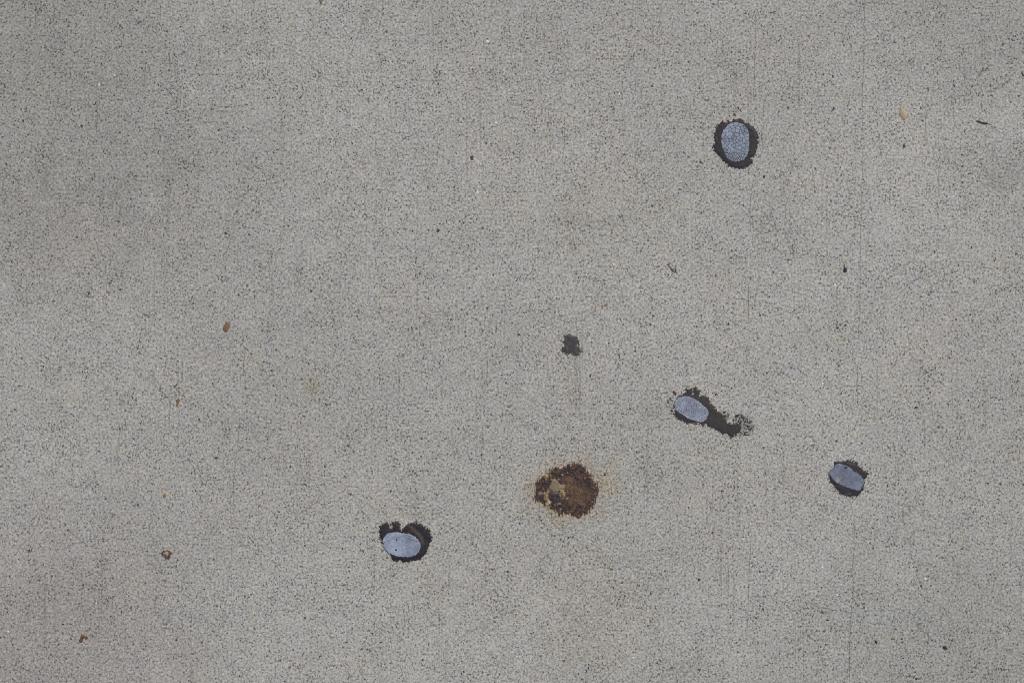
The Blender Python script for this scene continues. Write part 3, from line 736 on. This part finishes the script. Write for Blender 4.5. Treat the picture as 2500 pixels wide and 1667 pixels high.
# the rim runs out in short streaks along the broom direction
st = fbm(X, Y, 6.0, 91, 2, sx=0.42, sy=2.4)
fine = fbm(X, Y, 3.6, 90, 2, sx=0.8, sy=1.3)
sdr = sd - 0.5 + 6.5 * st + 4.0 * fine + 2.6 * fbm(X, Y, 14, 92, 2)
hole = sdist(c([(640,590),(760,550),(800,650),(890,680),(920,800),(960,950),(850,940),(800,840),(700,830),(620,800),(560,860),(610,1000),(590,1120),(500,1100),(490,980),(490,900),(400,860),(430,820),(540,800),(600,700)]), X, Y)
hole = hole + 3.6 * fbm(X, Y, 9, 93, 2) + 8.0 * fbm(X, Y, 3.8, 89, 2) - 1.6
hole = np.maximum(hole, (sstep(0.62, 0.75, fbm(X, Y, 6, 88, 2)) * 4 - 3.2) + 0 * hole)
cen = sdist(c([(940,480),(1080,590),(1200,650),(1330,740),(1440,810),(1430,950),(1340,1080),(1150,1090),(1010,1050),(900,940),(900,750),(860,560)]), X, Y) + 6.0 * fbm(X, Y, 14, 94, 2) + 4 * fine
g = fbm(X, Y, 3.2, 95, 3); g2 = fbm(X, Y, 10, 96, 2); g3 = fbm(X, Y, 5, 97, 2)
thin = np.minimum(sdr, -hole)
z = 0.55 * (1 - np.exp(-np.maximum(thin, 0) / 4.0)) + np.minimum(thin, 0) * 0.10 + 0.26 * g * sstep(-1, 3, thin) + 0.22 * g2 * sstep(2, 7, thin)
kc = sstep(-5, 5, cen)
z = z * (1 - 0.45 * kc) + 0.02
C = np.zeros(X.shape + (3,)) + lin(40, 34, 39)
br = sstep(0.0, 0.6, fbm(X, Y, 8, 87, 3))[..., None]
C = C * (1 - 0.75 * br) + lin(56, 44, 42) * 0.75 * br
e = (sstep(4.5, 0.0, thin + 4 * g3))[..., None]
C = C * (1 - 0.6 * e) + lin(108, 74, 48) * 0.6 * e
e = (sstep(1.8, -0.6, thin + 2.4 * g))[..., None]
C = C * (1 - e) + lin(134, 106, 80) * e
sp = (sstep(0.36, 0.6, fbm(X, Y, 6.5, 98, 3)) * (0.25 + 0.65 * sstep(12, 3, thin + 3 * g2)))[..., None]
C = C * (1 - 0.75 * sp) + lin(128, 88, 54) * 0.75 * sp
cc = lin(84, 66, 49) * (1 + 0.45 * g + 0.5 * g2)[..., None]
oc = sstep(0.2, 0.6, fbm(X, Y, 11, 86, 2))[..., None]
cc = cc * (1 - oc * .6) + lin(100, 72, 46) * oc * .6
C = C * (1 - kc[..., None]) + cc * kc[..., None]
C = C * (1 + 0.45 * g)[..., None]
field_mesh('crust', X, Y, z, np.clip(C, 0.006, 1), M_rust, zcut=-0.05, parent=rust)
def blob(name, P, H, colr, mat, seed, parent=None, tex=0.12, rag=0.5, step=0.4, edge=2.0, fn=None, smooth=True, tilt=(0, 0)):
    X, Y = grid_for(P, step, 3)
    sd = sdist(P, X, Y) + rag * fbm(X, Y, 3.5, seed, 2)
    g = fbm(X, Y, 3.0, seed + 4, 2); g2 = fbm(X, Y, 9, seed + 6, 2)
    mx, my = np.mean([p[0] for p in P]), np.mean([p[1] for p in P])
    z = H * (1 - np.exp(-np.maximum(sd, 0) / edge)) + np.minimum(sd, 0) * 0.6 + tex * g * H * sstep(0, 2, sd) + ((X - mx) * tilt[0] + (Y - my) * tilt[1]) * sstep(0, 2, sd) + 0.02
    C = (np.zeros(X.shape + (3,)) + colr) * (1 + 0.16 * g + 0.12 * g2)[..., None]
    if fn: C, dz = fn(X, Y, sd, C); z = z + dz
    return field_mesh(name, X, Y, z, np.clip(C, 0.005, 1), mat, zcut=-0.1, parent=parent, smooth=smooth)
def oval(px, py, a, b, rot=0, n=14, jit=0.12, seed=1):
    r = random.Random(seed); th = math.radians(rot); out = []
    for i in range(n):
        t = 2 * math.pi * i / n; k = 1 + r.uniform(-jit, jit)
        x, y = math.cos(t) * a * k, math.sin(t) * b * k
        out.append((px + x * math.cos(th) - y * math.sin(th), py + x * math.sin(th) + y * math.cos(th)))
    return out
def R(pt): return c([pt])[0]
blob('bare_stone', oval(*R((690,700)), 10, 15, -8, seed=2, jit=.2), 0.25, lin(126, 116, 98), M_stone, 201, rust, tex=.5)
blob('bare_stone', oval(*R((700,850)), 11, 5.5, -5, seed=3), 0.4, lin(92, 90, 88), M_stone, 202, rust)
blob('bare_stone', oval(*R((785,1075)), 6.5, 6.5, 0, seed=4), 0.45, lin(128, 124, 114), M_stone, 203, rust)
blob('bare_stone', oval(*R((585,1035)), 4.2, 5.2, 0, seed=5), 0.7, lin(196, 172, 130), M_stone, 204, rust)
blob('dark_flake', oval(*R((740,990)), 12, 5, 8, seed=6, jit=.2), 0.55, lin(52, 48, 56), M_rust, 205, rust)
blob('dark_flake', oval(*R((410,930)), 8, 7, 0, seed=7, jit=.2), 0.5, lin(52, 46, 54), M_rust, 206, rust)

# ------------------------------------------------------------------ loose scraps lying on the slab
c = lambda pts: crop_pts(510, 760, 22.4, pts)
o = blob('leaf_scrap', c([(920,600),(1010,570),(1130,600),(1170,680),(1160,790),(1110,900),(1070,1060),(960,1160),(860,1140),(780,1040),(760,900),(800,780),(880,680)]), 1.0, lin(124, 102, 84), M_leaf, 301, tilt=(0.03, 0))
tag(o, 'small oval brown leaf scrap on the left side, level with the charcoal blot', 'leaf scrap')
c = lambda pts: crop_pts(160, 1520, 22.4, pts)
o = blob('bark_scrap', c([(860,640),(960,650),(1090,710),(1200,740),(1240,800),(1180,890),(1110,890),(1060,820),(980,840),(930,920),(950,1000),(910,1070),(820,1080),(730,1050),(730,940),(790,870),(820,760)]), 1.0, lin(106, 78, 58), M_leaf, 302, edge=1.5, tilt=(0.03, -0.02))
tag(o, 'bent rust-brown bark scrap in the bottom left corner', 'bark scrap')
c = lambda pts: crop_pts(390, 940, 22.4, pts)
o = blob('seed_husk', c([(900,770),(970,770),(1040,720),(1080,770),(1110,840),(1070,930),(1030,980),(1010,1100),(960,1160),(930,1220),(900,1150),(910,1000),(930,920),(890,860)]), 0.9, lin(124, 94, 64), M_leaf, 303, edge=1.4)
tag(o, 'narrow upright brown seed husk beside a groove, left of centre', 'seed husk')
c = lambda pts: crop_pts(2160, 230, 22.4, pts)
def vein(X, Y, sd, C):
    a, b = c([(860, 740)])[0], c([(1120, 1440)])[0]
    ex, ey = b[0] - a[0], b[1] - a[1]
    t = np.clip(((X - a[0]) * ex + (Y - a[1]) * ey) / (ex * ex + ey * ey), 0, 1)
    d = np.hypot(X - a[0] - t * ex, Y - a[1] - t * ey)
    k = np.exp(-(d / 0.8) ** 2)
    C = C * (1 - 0.15 * k)[..., None]
    l = (sstep(3, 0.5, sd) * (X < 2203))[..., None]
    C = C * (1 - 0.4 * l) + lin(170, 168, 128) * 0.4 * l
    for q in ((1030, 1230), (1120, 1160)):
        q = c([q])[0]; kk = sstep(1.6, 0.6, np.hypot(X - q[0], Y - q[1]))[..., None]
        C = C * (1 - kk * .6) + lin(110, 86, 62) * kk * .6
    return C, 0.15 * k
o = blob('dry_leaf', c([(830,710),(930,720),(1010,800),(1070,880),(1100,980),(1180,1080),(1210,1150),(1170,1290),(1160,1400),(1090,1460),(1000,1400),(900,1290),(840,1180),(800,1030),(810,850)]), 0.9, lin(178, 160, 132), M_leaf, 304, fn=vein, tilt=(-0.02, 0))
tag(o, 'pale beige pointed dry leaf near the top right', 'leaf')
# faceted tan stone
c = lambda pts: crop_pts(360, 1310, 22.4, pts)
def loose_stone():
    P = c([(1090,705),(1250,735),(1285,830),(1265,1080),(1200,1175),(1080,1150),(950,1045),(815,940),(785,860),(880,735),(1000,740)])
    T = c([(1075,790),(1160,770),(1190,830),(1190,930),(1165,1000),(1110,1090),(1030,1000),(940,930),(870,890),(930,830),(1020,800)])
    zt = [3.4, 3.2, 3.5, 3.6, 3.4, 2.6, 3.0, 3.0, 2.7, 2.9, 3.3]
    ox, oy = 406, 1353
    n = len(P)
    V = [((x - ox) * S * 0.9, -(y - oy) * S * 0.9, -0.0002) for x, y in P] + [((x - ox) * S, -(y - oy) * S, 0.0016 + 0.0002 * (i % 3)) for i, (x, y) in enumerate(P)] + [((x - ox) * S, -(y - oy) * S, z * 0.001) for (x, y), z in zip(T, zt)]
    ctr = c([(1040, 900)])[0]; V.append(((ctr[0] - ox) * S, -(ctr[1] - oy) * S, 0.0040))
    F = []
    for k in (0, n):
        for i in range(n):
            j = (i + 1) % n; F.append((k + i, k + n + i, k + n + j, k + j))
    for i in range(n): F.append((2 * n + i, 3 * n, 2 * n + (i + 1) % n))
    me = bpy.data.meshes.new('pebble'); me.from_pydata(V, [], F); me.update()
    if me.polygons[-1].normal.z < 0: me.flip_normals()
    ca = me.color_attributes.new('Col', 'FLOAT_COLOR', 'CORNER')
    tan, br, gold, pk = lin(166, 146, 124), lin(92, 72, 54), lin(140, 114, 86), lin(154, 130, 114)
    a = np.ones((len(me.loops), 4), np.float32)
    for p in me.polygons:
        cx_, cy_ = p.center.x, p.center.y
        if p.index >= 2 * n: cc_ = tan if cy_ > -0.0005 else pk
        elif cx_ > 0.0012: cc_ = br
        elif cy_ > 0.0010 and cx_ < -0.0005: cc_ = br * 0.9
        else: cc_ = gold if cx_ > 0 else pk
        for li in p.loop_indices: a[li, :3] = cc_
    ca.data.foreach_set('color', a.ravel()); me.materials.append(M_stone)
    o = bpy.data.objects.new('pebble', me); o.location = W(ox, oy); col.objects.link(o)
    return o
tag(loose_stone(), 'loose angular tan pebble in the lower left, standing proud of the slab', 'pebble')

def tube(name, pts, radii, mat, colr, parent=None, ns=7, squash=0.8):
    """rounded stick through pixel points; radii in px"""
    ox, oy = pts[0]
    V, F, CC = [], [], []
    for i, (x, y) in enumerate(pts):
        a = pts[max(0, i - 1)]; b = pts[min(len(pts) - 1, i + 1)]
        dx, dy = b[0] - a[0], b[1] - a[1]; l = math.hypot(dx, dy) or 1
        for k in range(ns):
            t = 2 * math.pi * k / ns; r = radii[i]
            lat, up = math.cos(t) * r, math.sin(t) * r * squash + r * squash * 0.85
            V.append(((x - dy / l * lat - ox) * S, -(y + dx / l * lat - oy) * S, up * S)); CC.append(colr)
        if i:
            for k in range(ns):
                k2 = (k + 1) % ns; F.append(((i - 1) * ns + k, (i - 1) * ns + k2, i * ns + k2, i * ns + k))
    F.append(tuple(range(ns))); F.append(tuple(range(len(V) - 1, len(V) - 1 - ns, -1)))
    me = bpy.data.meshes.new(name); me.from_pydata(V, [], F); me.update()
    ca = me.color_attributes.new('Col', 'FLOAT_COLOR', 'POINT')
    a = np.ones((len(V), 4), np.float32); a[:, :3] = np.array(CC); ca.data.foreach_set('color', a.ravel()); me.materials.append(mat)
    me.polygons.foreach_set('use_smooth', [True] * len(me.polygons))
    o = bpy.data.objects.new(name, me); col.objects.link(o)
    if parent is not None:
        w = W(ox, oy); o.parent = parent; o.location = (w[0] - parent.location.x, w[1] - parent.location.y, 0)
    else: o.location = W(ox, oy)
    return o
c = lambda pts: crop_pts(2350, 260, 22.4, pts)
o = tube('twig', c([(735,805),(800,815),(880,850),(1050,890),(1180,925),(1290,945),(1380,960),(1500,980),(1600,985)]), [1.2,1.8,1.7,1.7,2.1,1.8,1.0,0.8,0.4], M_leaf, lin(58, 60, 62))
tag(o, 'thin black twig lying aslant near the upper right edge', 'twig')
c = lambda pts: crop_pts(1600, 620, 22.4, pts)
fb = empty('fibre_tuft', 1642, 655)
tag(fb, 'frayed dull brown plant fibre left of the two long grooves, above centre', 'plant fibre')
for pts, rd in (([(725,420),(780,560),(735,640),(850,780),(900,860),(960,930),(1050,985),(1130,960)], [0.4,0.9,0.9,1.4,1.5,1.5,1.3,0.5]),
                ([(1075,650),(1095,760),(1120,870),(1125,960),(1180,1110)], [0.4,0.8,1.0,1.0,0.4]),
                ([(600,590),(690,590),(740,620)], [0.3,0.7,0.6]), ([(700,500),(720,580),(750,640)], [0.3,0.8,0.7]), ([(850,740),(960,830),(1060,870),(1110,850)], [0.5,0.8,0.9,0.5])):
    tube('strand', c(pts), rd, M_leaf, lin(104, 88, 82), fb)
o = tube('straw', [(1951,625),(1957,622.5),(1966,620.5),(1973,618.5),(1979,618)], [0.5,0.8,0.9,0.9,0.4], M_leaf, lin(140, 104, 88))
tag(o, 'short reddish straw above the dark stemmed flake', 'straw')
o = tube('straw', [(446,583),(452,579),(457,573),(458,570)], [0.7,1.2,1.1,0.5], M_leaf, lin(192, 176, 166))
tag(o, 'tiny pale straw up and left of the brown leaf scrap', 'straw')
o = tube('straw', [(1006,1558),(1009,1565),(1012,1573)], [0.4,0.7,0.5], M_leaf, lin(190, 176, 150))
tag(o, 'tiny pale straw near the bottom edge below the two-dotted tar spot', 'straw')
o = tube('stalk_bit', [(1875,33),(1884,31),(1894,29)], [0.5,1.0,0.6], M_leaf, lin(66, 64, 62))
tag(o, 'short dark stalk bit lying level near the top edge', 'stalk')
c = lambda pts: crop_pts(2020, 630, 22.4, pts)
fl = empty('dark_flake', 2063, 660)
tag(fl, 'dark slate flake with a fine stem, right of centre beside the long groove', 'flake')
blob('flake_body', c([(925,500),(1010,540),(1090,600),(1060,700),(1040,780),(970,820),(890,740),(850,700),(890,620)]), 1.0, lin(50, 54, 66), M_leaf, 310, parent=fl, edge=1.3)
tube('stem', c([(905,200),(915,330),(922,440),(935,540)]), [0.5,0.6,0.8,1.0], M_leaf, lin(86, 70, 66), fl)
SM_ = [  # small loose crumbs: name, px, py, a, b, rot, height, colour, label, category
 ('bark_crumb', 402, 1209, 3.8, 4.4, 20, 1.2, lin(150, 108, 62), 'orange-brown crumb in the lower left, above the tan pebble', 'crumb'),
 ('clay_chip', 29, 1561, 3.2, 6.0, 25, 0.7, lin(146, 118, 106), 'dull pink chip by the left edge near the bottom corner', 'chip'),
 ('bark_chip', 2180, 1559, 5.6, 2.6, 0, 0.7, lin(132, 108, 78), 'flat brown bark chip near the bottom right beside a dark grain', 'bark chip'),
 ('seed', 2045, 829, 3.2, 3.6, 0, 1.0, lin(186, 158, 88), 'tiny round yellow seed left of the long groove', 'seed'),
 ('leaf_bit', 783, 5, 3.0, 8.0, -12, 0.8, lin(116, 108, 82), 'narrow olive leaf bit cut by the top edge', 'leaf bit'),
 ('slate_splinter', 2497, 182, 1.9, 6.4, -22, 0.7, lin(66, 68, 78), 'dark slate splinter at the right edge near the top', 'splinter'),
 ('tar_crumb', 2139, 1567, 2.4, 6.2, -32, 1.0, lin(46, 42, 42), 'curled black crumb near the bottom right, left of the flat bark chip', 'crumb'),
 ('slate_chip', 2306, 1580, 5.6, 4.2, 12, 1.0, lin(48, 50, 62), 'largest black slate chip in the bottom right corner', 'chip'),
]
for i, (nm, px, py, a, b, rot, H, cl, lb, ct) in enumerate(SM_):
    tag(blob(nm, oval(px, py, a, b, rot, n=9, jit=.2, seed=20 + i), H, cl, M_leaf if 'slate' not in nm and 'clay' not in nm else M_stone, 400 + i, edge=1.3, step=0.35), lb, ct)
